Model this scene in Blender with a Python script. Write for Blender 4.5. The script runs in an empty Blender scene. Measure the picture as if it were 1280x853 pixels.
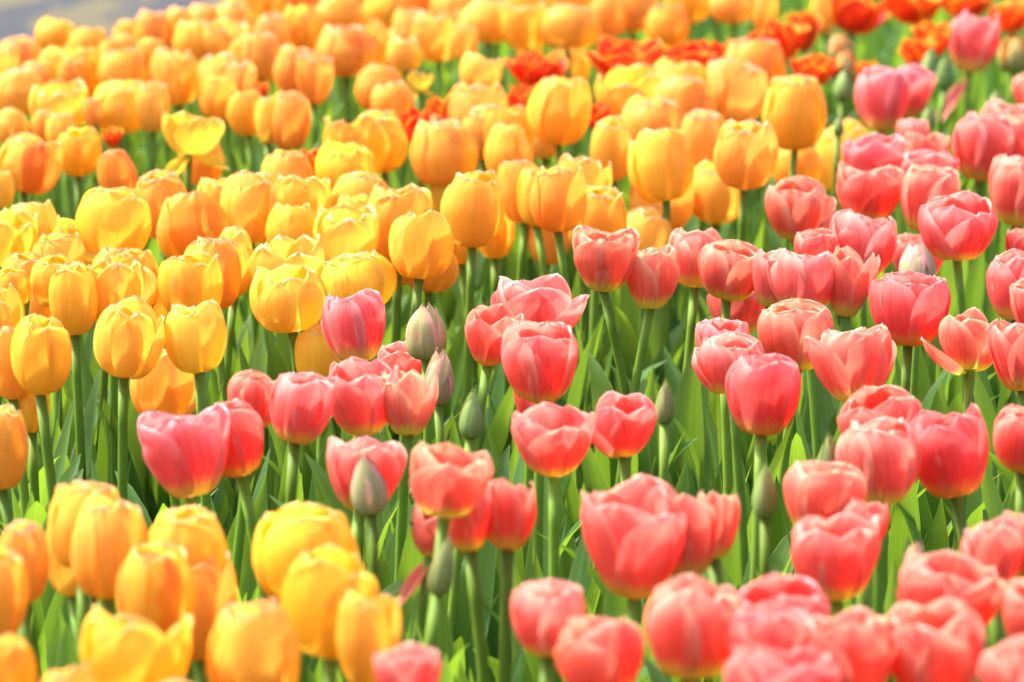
import bpy, math, random
from mathutils import Vector, Matrix, noise

scene = bpy.context.scene
R = math.radians
# ------------------------------------------------------------------ camera
FPX, PW, PH = 4800.0, 1280.0, 853.3
CAM_H, PITCH = 1.11, math.atan((426.5 + 527.0) / 4800.0)
cam_data = bpy.data.cameras.new('camera')
cam = bpy.data.objects.new('camera', cam_data)
scene.collection.objects.link(cam)
cam.location = (0, 0, CAM_H)
cam.rotation_euler = (math.pi / 2 - PITCH, 0, 0)
cam_data.sensor_width = 36.0
cam_data.lens = 135.0
cam_data.clip_start = 0.05
cam_data.clip_end = 2000.0
cam_data.dof.use_dof = True
cam_data.dof.focus_distance = 3.45
cam_data.dof.aperture_fstop = 7.4
scene.camera = cam

# ------------------------------------------------------------------ sky, sun, exposure
SUN_DIR = Vector((-0.56, 0.20, 0.86)).normalized()      # towards the sun
world = bpy.data.worlds.new('World')
scene.world = world
world.use_nodes = True
wn = world.node_tree
sky = wn.nodes.new('ShaderNodeTexSky')
sky.sky_type = 'NISHITA'
sky.sun_disc = False
sky.sun_elevation = math.asin(SUN_DIR.z)
sky.sun_rotation = math.atan2(SUN_DIR.x, SUN_DIR.y)
sky.air_density = 0.8
sky.dust_density = 5.0
sky.ozone_density = 0.0
wn.links.new(sky.outputs[0], wn.nodes['Background'].inputs[0])
wn.nodes['Background'].inputs[1].default_value = 0.15
sun_data = bpy.data.lights.new('sun', 'SUN')
sun_data.energy = 2.3
sun_data.angle = R(5.0)      # thin haze in front of the sun
sun_data.color = (1.0, 0.94, 0.85)
sun = bpy.data.objects.new('sun', sun_data)
scene.collection.objects.link(sun)
sun.rotation_euler = (-SUN_DIR).to_track_quat('-Z', 'Y').to_euler()
sun.location = SUN_DIR * 20
vs = scene.view_settings
vs.view_transform = 'Standard'
vs.look = 'None'
vs.gamma = 1.0
vs.use_curve_mapping = False
vs.exposure = 1.70
scene.render.engine = 'CYCLES'
scene.cycles.max_bounces = 10
scene.cycles.diffuse_bounces = 6
scene.cycles.glossy_bounces = 2
scene.cycles.transmission_bounces = 6
scene.cycles.transparent_max_bounces = 6
scene.cycles.caustics_reflective = False
scene.cycles.caustics_refractive = False
scene.cycles.sample_clamp_indirect = 6.0

# ------------------------------------------------------------------ materials
def new_mat(name):
    m = bpy.data.materials.new(name)
    m.use_nodes = True
    nt = m.node_tree
    nt.nodes.clear()
    return m, nt

def N(nt, t, **kw):
    n = nt.nodes.new(t)
    for k, v in kw.items():
        setattr(n, k, v)
    return n

def setin(nt, sock, v):
    if isinstance(v, bpy.types.NodeSocket):
        nt.links.new(v, sock)
    else:
        sock.default_value = v

def M(nt, op, a, b=None, c=None, clamp=False):
    n = N(nt, 'ShaderNodeMath', operation=op)
    n.use_clamp = clamp
    setin(nt, n.inputs[0], a)
    if b is not None: setin(nt, n.inputs[1], b)
    if c is not None: setin(nt, n.inputs[2], c)
    return n.outputs[0]

def mixc(nt, f, a, b, blend='MIX'):
    n = N(nt, 'ShaderNodeMix', data_type='RGBA', blend_type=blend)
    n.clamp_factor = True
    setin(nt, n.inputs[0], f)
    setin(nt, n.inputs[6], a)
    setin(nt, n.inputs[7], b)
    return n.outputs[2]

def smooth(nt, v, a, b):
    n = N(nt, 'ShaderNodeMapRange', interpolation_type='SMOOTHSTEP')
    setin(nt, n.inputs[0], v)
    n.inputs[1].default_value = a
    n.inputs[2].default_value = b
    return n.outputs[0]

def rgb(r, g, b): return (r, g, b, 1.0)

def uv_parts(nt):
    tc = N(nt, 'ShaderNodeUVMap')
    sep = N(nt, 'ShaderNodeSeparateXYZ')
    nt.links.new(tc.outputs[0], sep.inputs[0])
    u, v = sep.outputs[0], sep.outputs[1]
    au = M(nt, 'ABSOLUTE', M(nt, 'MULTIPLY_ADD', u, 2.0, -1.0))
    return tc.outputs[0], u, v, au

def stretched_noise(nt, uv, su, sv, scale=1.0, detail=3.0, rough=0.55):
    mp = N(nt, 'ShaderNodeMapping')
    mp.inputs[3].default_value = (su, sv, 1.0)
    nt.links.new(uv, mp.inputs[0])
    oi = N(nt, 'ShaderNodeObjectInfo')
    off = N(nt, 'ShaderNodeCombineXYZ')
    r50 = M(nt, 'MULTIPLY', oi.outputs['Random'], 53.0)
    nt.links.new(r50, off.inputs[0]); nt.links.new(r50, off.inputs[1]); nt.links.new(r50, off.inputs[2])
    nt.links.new(off.outputs[0], mp.inputs[1])
    no = N(nt, 'ShaderNodeTexNoise')
    no.inputs['Scale'].default_value = scale
    no.inputs['Detail'].default_value = detail
    no.inputs['Roughness'].default_value = rough
    nt.links.new(mp.outputs[0], no.inputs['Vector'])
    return no.outputs[0]

def leafy_shader(nt, col, tcol, transl, rough, spec=0.3, bump=None, bump_d=0.002):
    p = N(nt, 'ShaderNodeBsdfPrincipled')
    setin(nt, p.inputs['Base Color'], col)
    p.inputs['Roughness'].default_value = rough
    p.inputs['Specular IOR Level'].default_value = spec
    t = N(nt, 'ShaderNodeBsdfTranslucent')
    setin(nt, t.inputs[0], tcol)
    if bump is not None:
        b = N(nt, 'ShaderNodeBump')
        b.inputs['Strength'].default_value = 0.5
        b.inputs['Distance'].default_value = bump_d
        nt.links.new(bump, b.inputs['Height'])
        nt.links.new(b.outputs[0], p.inputs['Normal'])
    mx = N(nt, 'ShaderNodeMixShader')
    mx.inputs[0].default_value = transl
    nt.links.new(p.outputs[0], mx.inputs[1]); nt.links.new(t.outputs[0], mx.inputs[2])
    o = N(nt, 'ShaderNodeOutputMaterial')
    nt.links.new(mx.outputs[0], o.inputs[0])

def tint(nt, col):
    oi = N(nt, 'ShaderNodeObjectInfo')
    return mixc(nt, 1.0, col, oi.outputs['Color'], 'MULTIPLY')

def petal_yellow():
    m, nt = new_mat('yellow_petal')
    uv, u, v, au = uv_parts(nt)
    oi = N(nt, 'ShaderNodeObjectInfo')
    st = stretched_noise(nt, uv, 26.0, 1.2)
    body = mixc(nt, smooth(nt, st, 0.3, 0.7), rgb(0.94, 0.55, 0.045), rgb(0.95, 0.625, 0.055))
    edge = smooth(nt, M(nt, 'ADD', au, M(nt, 'MULTIPLY', v, 0.35)), 0.72, 1.25)
    body = mixc(nt, edge, body, rgb(0.95, 0.60, 0.055))
    base = M(nt, 'SUBTRACT', 1.0, smooth(nt, v, 0.0, 0.32))
    body = mixc(nt, base, body, rgb(0.88, 0.62, 0.055))
    # orange flame down the middle of some petals
    bl = stretched_noise(nt, uv, 5.0, 1.6, detail=2.0)
    fl = M(nt, 'MULTIPLY', smooth(nt, bl, 0.50, 0.72), smooth(nt, v, 0.15, 0.75))
    fl = M(nt, 'MULTIPLY', fl, M(nt, 'MULTIPLY', smooth(nt, oi.outputs['Random'], 0.25, 1.0), 0.75))
    body = mixc(nt, fl, body, rgb(0.93, 0.30, 0.05))
    body = mixc(nt, M(nt, 'MULTIPLY', smooth(nt, M(nt, 'MULTIPLY', M(nt, 'MAXIMUM', au, v), smooth(nt, v, 0.35, 0.9)), 0.93, 0.995), 0.45), body, rgb(0.95, 0.80, 0.45))  # light glint along the upper petal rim, painted into the colour
    col = tint(nt, body)
    leafy_shader(nt, col, mixc(nt, 1.0, col, rgb(1.0, 0.97, 0.95), 'MULTIPLY'), 0.52, 0.42, 0.3, st, 0.0016)
    return m

def petal_pink():
    m, nt = new_mat('pink_petal')
    uv, u, v, au = uv_parts(nt)
    st = stretched_noise(nt, uv, 24.0, 1.0)
    body = mixc(nt, smooth(nt, st, 0.3, 0.7), rgb(0.86, 0.108, 0.092), rgb(0.90, 0.175, 0.143))
    edge = M(nt, 'ADD', M(nt, 'MULTIPLY', M(nt, 'POWER', au, 2.2), 0.62), M(nt, 'MULTIPLY', M(nt, 'POWER', v, 3.5), 0.85))
    pale = stretched_noise(nt, uv, 4.0, 0.9, detail=2.0)
    e = M(nt, 'MULTIPLY', smooth(nt, M(nt, 'ADD', edge, M(nt, 'MULTIPLY', M(nt, 'SUBTRACT', pale, 0.45), 1.3)), 0.2, 1.2), 0.85)
    body = mixc(nt, e, body, rgb(0.93, 0.45, 0.36))
    base = M(nt, 'SUBTRACT', 1.0, smooth(nt, M(nt, 'ADD', v, M(nt, 'MULTIPLY', M(nt, 'SUBTRACT', st, 0.5), 0.34)), 0.17, 0.36))
    body = mixc(nt, base, body, rgb(0.82, 0.60, 0.13))
    # pale yellow ray up the midrib
    ray = M(nt, 'MULTIPLY', M(nt, 'SUBTRACT', 1.0, smooth(nt, au, 0.03, 0.16)), M(nt, 'SUBTRACT', 1.0, smooth(nt, v, 0.1, 0.5)))
    body = mixc(nt, M(nt, 'MULTIPLY', ray, 0.6), body, rgb(0.92, 0.50, 0.25))
    body = mixc(nt, M(nt, 'MULTIPLY', smooth(nt, M(nt, 'MULTIPLY', M(nt, 'MAXIMUM', au, v), smooth(nt, v, 0.35, 0.9)), 0.93, 0.995), 0.5), body, rgb(0.95, 0.70, 0.62))  # pale glint of light on the upper rim, mixed into the pink colour
    col = tint(nt, body)
    leafy_shader(nt, col, mixc(nt, 1.0, col, rgb(1.0, 0.97, 0.93), 'MULTIPLY'), 0.50, 0.40, 0.3, st, 0.0016)
    return m

def petal_orange():
    m, nt = new_mat('flamed_orange_petal')
    uv, u, v, au = uv_parts(nt)
    st = stretched_noise(nt, uv, 16.0, 1.5)
    body = mixc(nt, smooth(nt, st, 0.35, 0.65), rgb(0.80, 0.045, 0.012), rgb(0.88, 0.11, 0.015))
    e = M(nt, 'ADD', M(nt, 'POWER', au, 2.0), M(nt, 'MULTIPLY', M(nt, 'POWER', v, 5.0), 0.6))
    e = M(nt, 'ADD', e, M(nt, 'MULTIPLY', M(nt, 'SUBTRACT', st, 0.5), 1.3))
    body = mixc(nt, smooth(nt, e, 0.62, 1.1), body, rgb(0.95, 0.55, 0.03))
    col = tint(nt, body)
    leafy_shader(nt, col, col, 0.42, 0.45, 0.3, st, 0.0016)
    return m

def petal_bud(name, green, flush, amount):
    m, nt = new_mat(name)
    uv, u, v, au = uv_parts(nt)
    st = stretched_noise(nt, uv, 22.0, 1.0)
    g = mixc(nt, smooth(nt, st, 0.3, 0.7), green, rgb(green[0] * 1.45, green[1] * 1.3, green[2] * 1.4))
    e = M(nt, 'ADD', M(nt, 'MULTIPLY', au, 0.9), M(nt, 'MULTIPLY', v, 0.55))
    e = M(nt, 'ADD', e, M(nt, 'MULTIPLY', M(nt, 'SUBTRACT', st, 0.5), 0.7))
    e = M(nt, 'MULTIPLY', smooth(nt, e, 0.75, 1.3), amount)
    c = tint(nt, mixc(nt, e, g, flush))
    leafy_shader(nt, c, c, 0.32, 0.45, 0.3, st, 0.0012)
    return m

def mat_stem():
    m, nt = new_mat('stem_green')
    tc = N(nt, 'ShaderNodeTexCoord')
    no = N(nt, 'ShaderNodeTexNoise'); no.inputs['Scale'].default_value = 7.0
    nt.links.new(tc.outputs['Object'], no.inputs['Vector'])
    c = tint(nt, mixc(nt, smooth(nt, no.outputs[0], 0.3, 0.7), rgb(0.15, 0.27, 0.03), rgb(0.21, 0.35, 0.05)))
    leafy_shader(nt, c, mixc(nt, 1.0, c, rgb(1.1, 1.2, 0.5), 'MULTIPLY'), 0.22, 0.5, 0.2)
    return m

def mat_leaf(name='leaf_green'):
    m, nt = new_mat(name)
    uv, u, v, au = uv_parts(nt)
    st = stretched_noise(nt, uv, 30.0, 0.7)
    c = mixc(nt, smooth(nt, st, 0.3, 0.7), rgb(0.066, 0.170, 0.032), rgb(0.105, 0.235, 0.046))
    oi = N(nt, 'ShaderNodeObjectInfo')
    c = mixc(nt, M(nt, 'MULTIPLY', oi.outputs['Random'], 0.55), c, rgb(0.095, 0.205, 0.085))
    rim = smooth(nt, au, 0.90, 0.985)
    c = mixc(nt, M(nt, 'MULTIPLY', rim, 0.55), c, rgb(0.36, 0.46, 0.24))
    t = mixc(nt, smooth(nt, st, 0.3, 0.7), rgb(0.22, 0.40, 0.02), rgb(0.30, 0.49, 0.035))
    leafy_shader(nt, tint(nt, c), t, 0.43, 0.48, 0.25, st, 0.0012)
    return m

def mat_plain(name, a, b, scale, rough=0.9, c=None, cscale=1.0):
    m, nt = new_mat(name)
    tc = N(nt, 'ShaderNodeTexCoord')
    no = N(nt, 'ShaderNodeTexNoise'); no.inputs['Scale'].default_value = scale; no.inputs['Detail'].default_value = 6.0
    nt.links.new(tc.outputs['Object'], no.inputs['Vector'])
    col = mixc(nt, smooth(nt, no.outputs[0], 0.35, 0.65), a, b)
    if c is not None:
        n2 = N(nt, 'ShaderNodeTexNoise'); n2.inputs['Scale'].default_value = cscale; n2.inputs['Detail'].default_value = 2.0
        mp = N(nt, 'ShaderNodeMapping'); mp.inputs[3].default_value = (1.0, 0.3, 1.0)
        nt.links.new(tc.outputs['Object'], mp.inputs[0]); nt.links.new(mp.outputs[0], n2.inputs['Vector'])
        col = mixc(nt, smooth(nt, n2.outputs[0], 0.46, 0.54), col, c)
    p = N(nt, 'ShaderNodeBsdfPrincipled')
    nt.links.new(col, p.inputs['Base Color'])
    p.inputs['Roughness'].default_value = rough
    bp = N(nt, 'ShaderNodeBump'); bp.inputs['Distance'].default_value = 0.02
    nt.links.new(no.outputs[0], bp.inputs['Height']); nt.links.new(bp.outputs[0], p.inputs['Normal'])
    o = N(nt, 'ShaderNodeOutputMaterial')
    nt.links.new(p.outputs[0], o.inputs[0])
    return m

MAT_Y, MAT_P, MAT_O = petal_yellow(), petal_pink(), petal_orange()
MAT_GB = petal_bud('green_bud_petal', rgb(0.21, 0.32, 0.09), rgb(0.46, 0.33, 0.19), 0.35)
MAT_GP = petal_bud('pink_green_bud_petal', rgb(0.38, 0.38, 0.18), rgb(0.88, 0.42, 0.38), 1.0)
MAT_GO = petal_bud('orange_green_bud_petal', rgb(0.34, 0.32, 0.09), rgb(0.85, 0.24, 0.03), 0.95)
MAT_STEM, MAT_LEAF = mat_stem(), mat_leaf()
MAT_STAMEN = mat_plain('stamen_dark', rgb(0.02, 0.015, 0.02), rgb(0.05, 0.04, 0.03), 300.0)
MAT_PISTIL = mat_plain('pistil_green', rgb(0.35, 0.42, 0.10), rgb(0.45, 0.50, 0.15), 100.0)
MAT_SOIL = mat_plain('soil', rgb(0.020, 0.016, 0.011), rgb(0.05, 0.038, 0.026), 30.0)
MAT_LAWN = mat_plain('dry_lawn', rgb(0.085, 0.085, 0.042), rgb(0.125, 0.115, 0.065), 8.0)
MAT_PATH = mat_plain('path_asphalt', rgb(0.022, 0.025, 0.034), rgb(0.034, 0.037, 0.046), 5.0, 0.95, rgb(0.085, 0.074, 0.032), 6.0)
MAT_BARK = mat_plain('bark', rgb(0.06, 0.055, 0.055), rgb(0.12, 0.11, 0.105), 20.0)

# ------------------------------------------------------------------ mesh helpers
def mesh_from(name, verts, faces, uvs, mat, smooth_shade=True):
    me = bpy.data.meshes.new(name)
    me.from_pydata(verts, [], faces)
    if uvs is not None:
        lay = me.uv_layers.new(name='UVMap')
        for lp in me.loops:
            lay.data[lp.index].uv = uvs[lp.vertex_index]
    me.materials.append(mat)
    if smooth_shade:
        me.polygons.foreach_set('use_smooth', [True] * len(me.polygons))
    me.update()
    return me

def interp(pts, t):
    """smooth interpolation through (t, value) control points"""
    if t <= pts[0][0]: return pts[0][1]
    n = len(pts)
    for i in range(n - 1):
        if t <= pts[i + 1][0]:
            t0, p0 = pts[i]; t1, p1 = pts[i + 1]
            m0 = (p1 - pts[i - 1][1]) / (t1 - pts[i - 1][0]) if i > 0 else (p1 - p0) / (t1 - t0)
            m1 = (pts[i + 2][1] - p0) / (pts[i + 2][0] - t0) if i + 2 < n else (p1 - p0) / (t1 - t0)
            h = t1 - t0; s = (t - t0) / h
            return ((2*s**3 - 3*s**2 + 1) * p0 + (s**3 - 2*s**2 + s) * h * m0 + (-2*s**3 + 3*s**2) * p1 + (s**3 - s**2) * h * m1)
    return pts[-1][1]

Z_CUP = [(0, 0), (.07, .022), (.16, .085), (.30, .235), (.45, .405), (.60, .575), (.8, .80), (1, 1)]
W_OVAL = [(0, .10), (.12, .24), (.30, .385), (.48, .455), (.64, .45), (.78, .375), (.88, .265), (.95, .15), (.985, .07), (1, .015)]
W_ROUND = [(0, .10), (.12, .26), (.30, .41), (.50, .475), (.68, .475), (.82, .415), (.91, .31), (.965, .19), (.99, .10), (1, .03)]
W_BUD = [(0, .20), (.15, .44), (.35, .55), (.6, .46), (.85, .22), (.96, .08), (1, .015)]

def petal_mesh(name, rprof, zprof, wprof, mat, rnd, rmul=1.0, spiral=0.025, wave=0.02, frill=0.02, notch=0.02, wmul=1.0, crease=0.018, flat=0.03, nu=15, nv=19):
    verts, uvs, faces = [], [], []
    ph = [rnd.uniform(0, 6.28) for _ in range(6)]
    so = Vector((rnd.uniform(0, 50), rnd.uniform(0, 50), rnd.uniform(0, 50)))
    for j in range(nv):
        v = 1 - (1 - j / (nv - 1)) ** 1.25
        r0 = interp(rprof, v) * rmul
        z0 = interp(zprof, v)
        hw = interp(wprof, v) * wmul
        re = max(r0, 0.26)
        for i in range(nu):
            u = -1 + 2 * i / (nu - 1)
            th = u * hw / re
            r = r0 + spiral * u * min(1, v * 3)
            r += flat * (abs(u) ** 2.2) * min(1, v * 1.6)                    # edges stand off the cup a little
            r -= crease * math.exp(-(u / .10) ** 2) * math.sin(math.pi * min(1, v * 1.05))
            r += wave * u * u * math.sin(5.0 * v + ph[0] + (1.4 if u > 0 else 0)) * v
            r += 0.012 * (noise.noise(so + Vector((u * 1.6, v * 2.2, 0))))
            tip = max(0, (v - .72) / .28)
            z = z0 + tip * frill * (math.sin(u * 7 + ph[1]) + .7 * math.sin(u * 13 + ph[2]) + .6 * math.sin(u * 23 + ph[3])) * .6
            z += tip * tip * .035 * math.exp(-(u / .16) ** 2)
            z -= tip * notch * math.exp(-((u - .25 * math.sin(ph[4])) / .13) ** 2)
            r += tip * frill * .8 * math.sin(u * 9 + ph[5])
            verts.append((r * math.cos(th), r * math.sin(th), z))
            uvs.append(((u + 1) / 2, v))
    for j in range(nv - 1):
        for i in range(nu - 1):
            a = j * nu + i
            faces.append((a, a + 1, a + nu + 1, a + nu))
    return mesh_from(name, verts, faces, uvs, mat)

def tube_mesh(name, path, radii, mat, seg=8):
    verts, faces, uvs = [], [], []
    for k, (p, r) in enumerate(zip(path, radii)):
        for s in range(seg):
            a = 2 * math.pi * s / seg
            verts.append((p[0] + r * math.cos(a), p[1] + r * math.sin(a), p[2]))
            uvs.append((s / seg, k / (len(path) - 1)))
    for k in range(len(path) - 1):
        for s in range(seg):
            a, b = k * seg + s, k * seg + (s + 1) % seg
            faces.append((a, b, b + seg, a + seg))
    n = len(verts)
    faces.append(tuple(range(seg - 1, -1, -1)))
    faces.append(tuple(range(n - seg, n)))
    return mesh_from(name, verts, faces, uvs, mat)

def leaf_grid(rnd, L, W, arch, droop, fold, twist, nv=13, nu=7):
    """upright lance-shaped blade in the xz plane leaning to +x"""
    verts, uvs, faces = [], [], []
    x = z = 0.0
    ang = arch * .35
    ph = rnd.uniform(0, 6.28)
    prev = 0
    for j in range(nv):
        v = j / (nv - 1)
        if j:
            a = R(ang + (arch * .65) * v + droop * max(0, v - .55) ** 2 * 5)
            x += math.sin(a) * L / (nv - 1); z += math.cos(a) * L / (nv - 1)
        a = R(ang + (arch * .65) * v + droop * max(0, v - .55) ** 2 * 5)
        hw = W * .5 * (interp([(0, .42), (.15, .68), (.42, 1.0), (.65, .86), (.85, .46), (.96, .15), (1, .02)], v))
        tw = twist * v
        for i in range(nu):
            u = -1 + 2 * i / (nu - 1)
            f = fold * (1 - .55 * v)
            off = abs(u) ** 1.5 * hw * f + .06 * hw * math.sin(9 * v + ph + (2 if u > 0 else 0)) * u * u
            lx, ly = -off, u * hw * (1 - .25 * f)
            lx, ly = lx * math.cos(tw) - ly * math.sin(tw), lx * math.sin(tw) + ly * math.cos(tw)
            verts.append((x + lx * math.cos(a), ly, z - lx * math.sin(a)))
            uvs.append(((u + 1) / 2, v))
    for j in range(nv - 1):
        for i in range(nu - 1):
            q = j * nu + i
            faces.append((q, q + 1, q + nu + 1, q + nu))
    return verts, faces, uvs

# ------------------------------------------------------------------ flower kinds: lists of (petal mesh, azimuth, opening, z scale)
rg = random.Random(11)
def six(kind, mat, rprof, wprof, rnd, frill, wave, open_=0.0, spread=2.5, n=6, zprof=Z_CUP, inner=.93, wmul=1.0, notch=.02):
    out = []
    h = n // 2
    off = rnd.uniform(0, 360)
    for k in range(n):
        outer = k % 2 == 0
        rp = [(t, r * (1 + rnd.uniform(-.03, .03) * t)) for t, r in rprof]
        me = petal_mesh(kind + '_petal', rp, zprof, wprof, mat, rnd, rmul=1.0 if outer else inner, spiral=rnd.choice((-1, 1)) * .018,
                        wave=wave, frill=frill * rnd.uniform(.6, 1.5), notch=notch * rnd.uniform(0, 2), wmul=wmul * (1.0 if outer else .96))
        out.append((me, off + 360 / n * k + rnd.uniform(-5, 5), open_ + rnd.gauss(0, spread) + (0.8 if outer else -0.8), rnd.uniform(.90, 1.04)))
    return out

EGG = [(0, .05), (.06, .19), (.15, .325), (.28, .425), (.42, .480), (.58, .490), (.74, .455), (.88, .385), (1, .30)]
EGG2 = [(0, .05), (.06, .18), (.15, .31), (.28, .41), (.45, .475), (.62, .495), (.78, .475), (.9, .425), (1, .37)]
TALL = [(0, .05), (.06, .20), (.15, .345), (.28, .445), (.42, .488), (.56, .485), (.72, .43), (.88, .34), (1, .24)]
CUP = [(0, .06), (.06, .19), (.15, .30), (.28, .385), (.44, .455), (.60, .488), (.76, .482), (.9, .425), (1, .355)]
BOWL = [(0, .06), (.06, .17), (.15, .27), (.28, .355), (.44, .43), (.62, .482), (.78, .497), (.9, .48), (1, .44)]
FLARE = [(0, .05), (.1, .19), (.25, .32), (.45, .42), (.7, .49), (.88, .51), (1, .50)]
INNERF = [(0, .05), (.1, .12), (.25, .2), (.45, .27), (.7, .32), (.88, .34), (1, .34)]
BUD = [(0, .12), (.06, .27), (.16, .40), (.32, .485), (.5, .46), (.7, .33), (.88, .15), (1, .03)]
BUDB = [(0, .12), (.06, .27), (.16, .41), (.32, .49), (.5, .49), (.7, .41), (.88, .26), (1, .14)]
ZB = [(0, 0), (.1, .05), (.3, .24), (.5, .46), (.75, .74), (1, 1)]

KINDS = {}
KINDS['Y'] = [six('yellow', MAT_Y, p, w, rg, f, wv, o, s, wmul=1.1) for p, w, f, wv, o, s in (
    (EGG, W_OVAL, .012, .015, 0, 1.5), (TALL, W_ROUND, .014, .018, 0, 1.5), (EGG2, W_ROUND, .022, .03, 0, 2.5),
    (EGG2, W_OVAL, .03, .04, 1, 3.5), (EGG, W_ROUND, .018, .02, -1, 2), (TALL, W_OVAL, .012, .015, 0, 2),
    (EGG2, W_OVAL, .035, .05, 2, 4.5), (EGG, W_ROUND, .014, .02, 0, 2.2))]
KINDS['P'] = [six('pink', MAT_P, p, w, rg, f, wv, o, s, wmul=1.15) for p, w, f, wv, o, s in (
    (CUP, W_ROUND, .016, .02, 0, 1.5), (CUP, W_OVAL, .016, .025, 0, 2.5), (BOWL, W_ROUND, .022, .03, 0, 2.0),
    (BOWL, W_OVAL, .02, .03, 0, 3.5), (CUP, W_ROUND, .025, .03, -1, 2.5), (BOWL, W_OVAL, .016, .02, -1, 2.5),
    (CUP, W_OVAL, .014, .015, -1, 1.5))]
def doubled(rnd):
    a = six('orange', MAT_O, FLARE, W_OVAL, rnd, .02, .035, 2, 5, n=6, wmul=.95)
    b = six('orange', MAT_O, INNERF, W_OVAL, rnd, .025, .04, 2, 6, n=4, wmul=.75)
    return a + [(m, az + 30, op, zs * 1.02) for m, az, op, zs in b]
KINDS['O'] = [doubled(rg) for _ in range(4)]
def budkind(mat, prof, w, spread, o=0.0):
    return six('bud', mat, prof, w, rg, .004, .01, o, spread, n=6, zprof=ZB, inner=.92, notch=0, wmul=1.0)
KINDS['Ggreen'] = [budkind(MAT_GB, BUD, W_BUD, 1.0), budkind(MAT_GB, BUD, W_BUD, 1.8)]
KINDS['Gpinktip'] = [budkind(MAT_GP, BUD, W_BUD, 3.5, 1.5), budkind(MAT_GP, BUD, W_BUD, 3.0, 1.0)]
KINDS['Gpinkbud'] = [budkind(MAT_GP, BUDB, W_BUD, 1.5), budkind(MAT_GP, BUDB, W_OVAL, 2.0)]
KINDS['Gorange'] = [budkind(MAT_GO, BUDB, W_BUD, 2.0), budkind(MAT_GO, BUDB, W_BUD, 3.0)]

W_HANG = [(0, .22), (.15, .34), (.35, .45), (.6, .46), (.8, .36), (.93, .2), (1, .03)]
HP = [(0, .03), (.2, .09), (.5, .15), (.8, .13), (1, .08)]
HANG = {'P': petal_mesh('hanging_petal', HP, Z_CUP, W_HANG, MAT_P, rg, wmul=1.0), 'Y': petal_mesh('hanging_petal', HP, Z_CUP, W_HANG, MAT_Y, rg, wmul=1.0)}

STEMS = []
for k in range(5):
    bx, by = rg.uniform(-.02, .02), rg.uniform(-.02, .02)
    pts, rad = [], []
    for j in range(11):
        t = j / 10
        s = math.sin(math.pi * t)
        pts.append((bx * s, by * s, t))
        rad.append((.0050 - .0008 * t) * (1.0 if t < .96 else 1.12))
    STEMS.append(tube_mesh('stem', pts, rad, MAT_STEM))
LEAVES = []
for k in range(10):
    v_, f_, u_ = leaf_grid(rg, 1.0, rg.uniform(.115, .185), rg.uniform(3, 14), rg.choice((0, 0, 3, 8, 45)), rg.uniform(.25, .8), rg.uniform(-.8, .8))
    LEAVES.append(mesh_from('leaf', v_, f_, u_, MAT_LEAF))
def stamen_mesh():
    pts = [(.0, 0, 0), (.02, 0, .02), (.035, 0, .028), (.04, 0, .031), (.05, 0, .037), (.054, 0, .039)]
    return tube_mesh('stamen', [(p[0] * .35, 0, p[2] * .72) for p in pts], [.0006, .0006, .0008, .0017, .0015, .0006], MAT_STAMEN, 6)
STAMEN = stamen_mesh()
PISTIL = tube_mesh('pistil', [(0, 0, 0), (0, 0, .010), (0, 0, .019), (0, 0, .0215), (0, 0, .024)], [.003, .0042, .0035, .0052, .003], MAT_PISTIL, 8)

# ------------------------------------------------------------------ setting
def struct(name, verts, faces, mat, kind='structure', uvs=None):
    o = bpy.data.objects.new(name, mesh_from(name, verts, faces, uvs, mat, False))
    o['kind'] = kind
    scene.collection.objects.link(o)
    return o
S_ = 600.0
struct('ground', [(-S_, -S_, 0), (S_, -S_, 0), (S_, S_, 0), (-S_, S_, 0)], [(0, 1, 2, 3)], MAT_LAWN)
# planted bed: its far left edge runs diagonally away to the right
BED = [(-3.0, 0.9), (4.2, 0.9), (4.2, 18), (2.2, 18), (-0.72, 6.1), (-3.0, 4.9)]
struct('flower_bed_soil', [(x, y, .004) for x, y in BED], [tuple(range(len(BED)))], MAT_SOIL)
PATH_ = [(-9, 6.0), (-3.05, 5.3), (-0.85, 6.45), (0.0, 9.9), (1.9, 18), (-9, 18)]
struct('path', [(x, y, .008) for x, y in PATH_], [tuple(range(len(PATH_)))], MAT_PATH)

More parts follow.
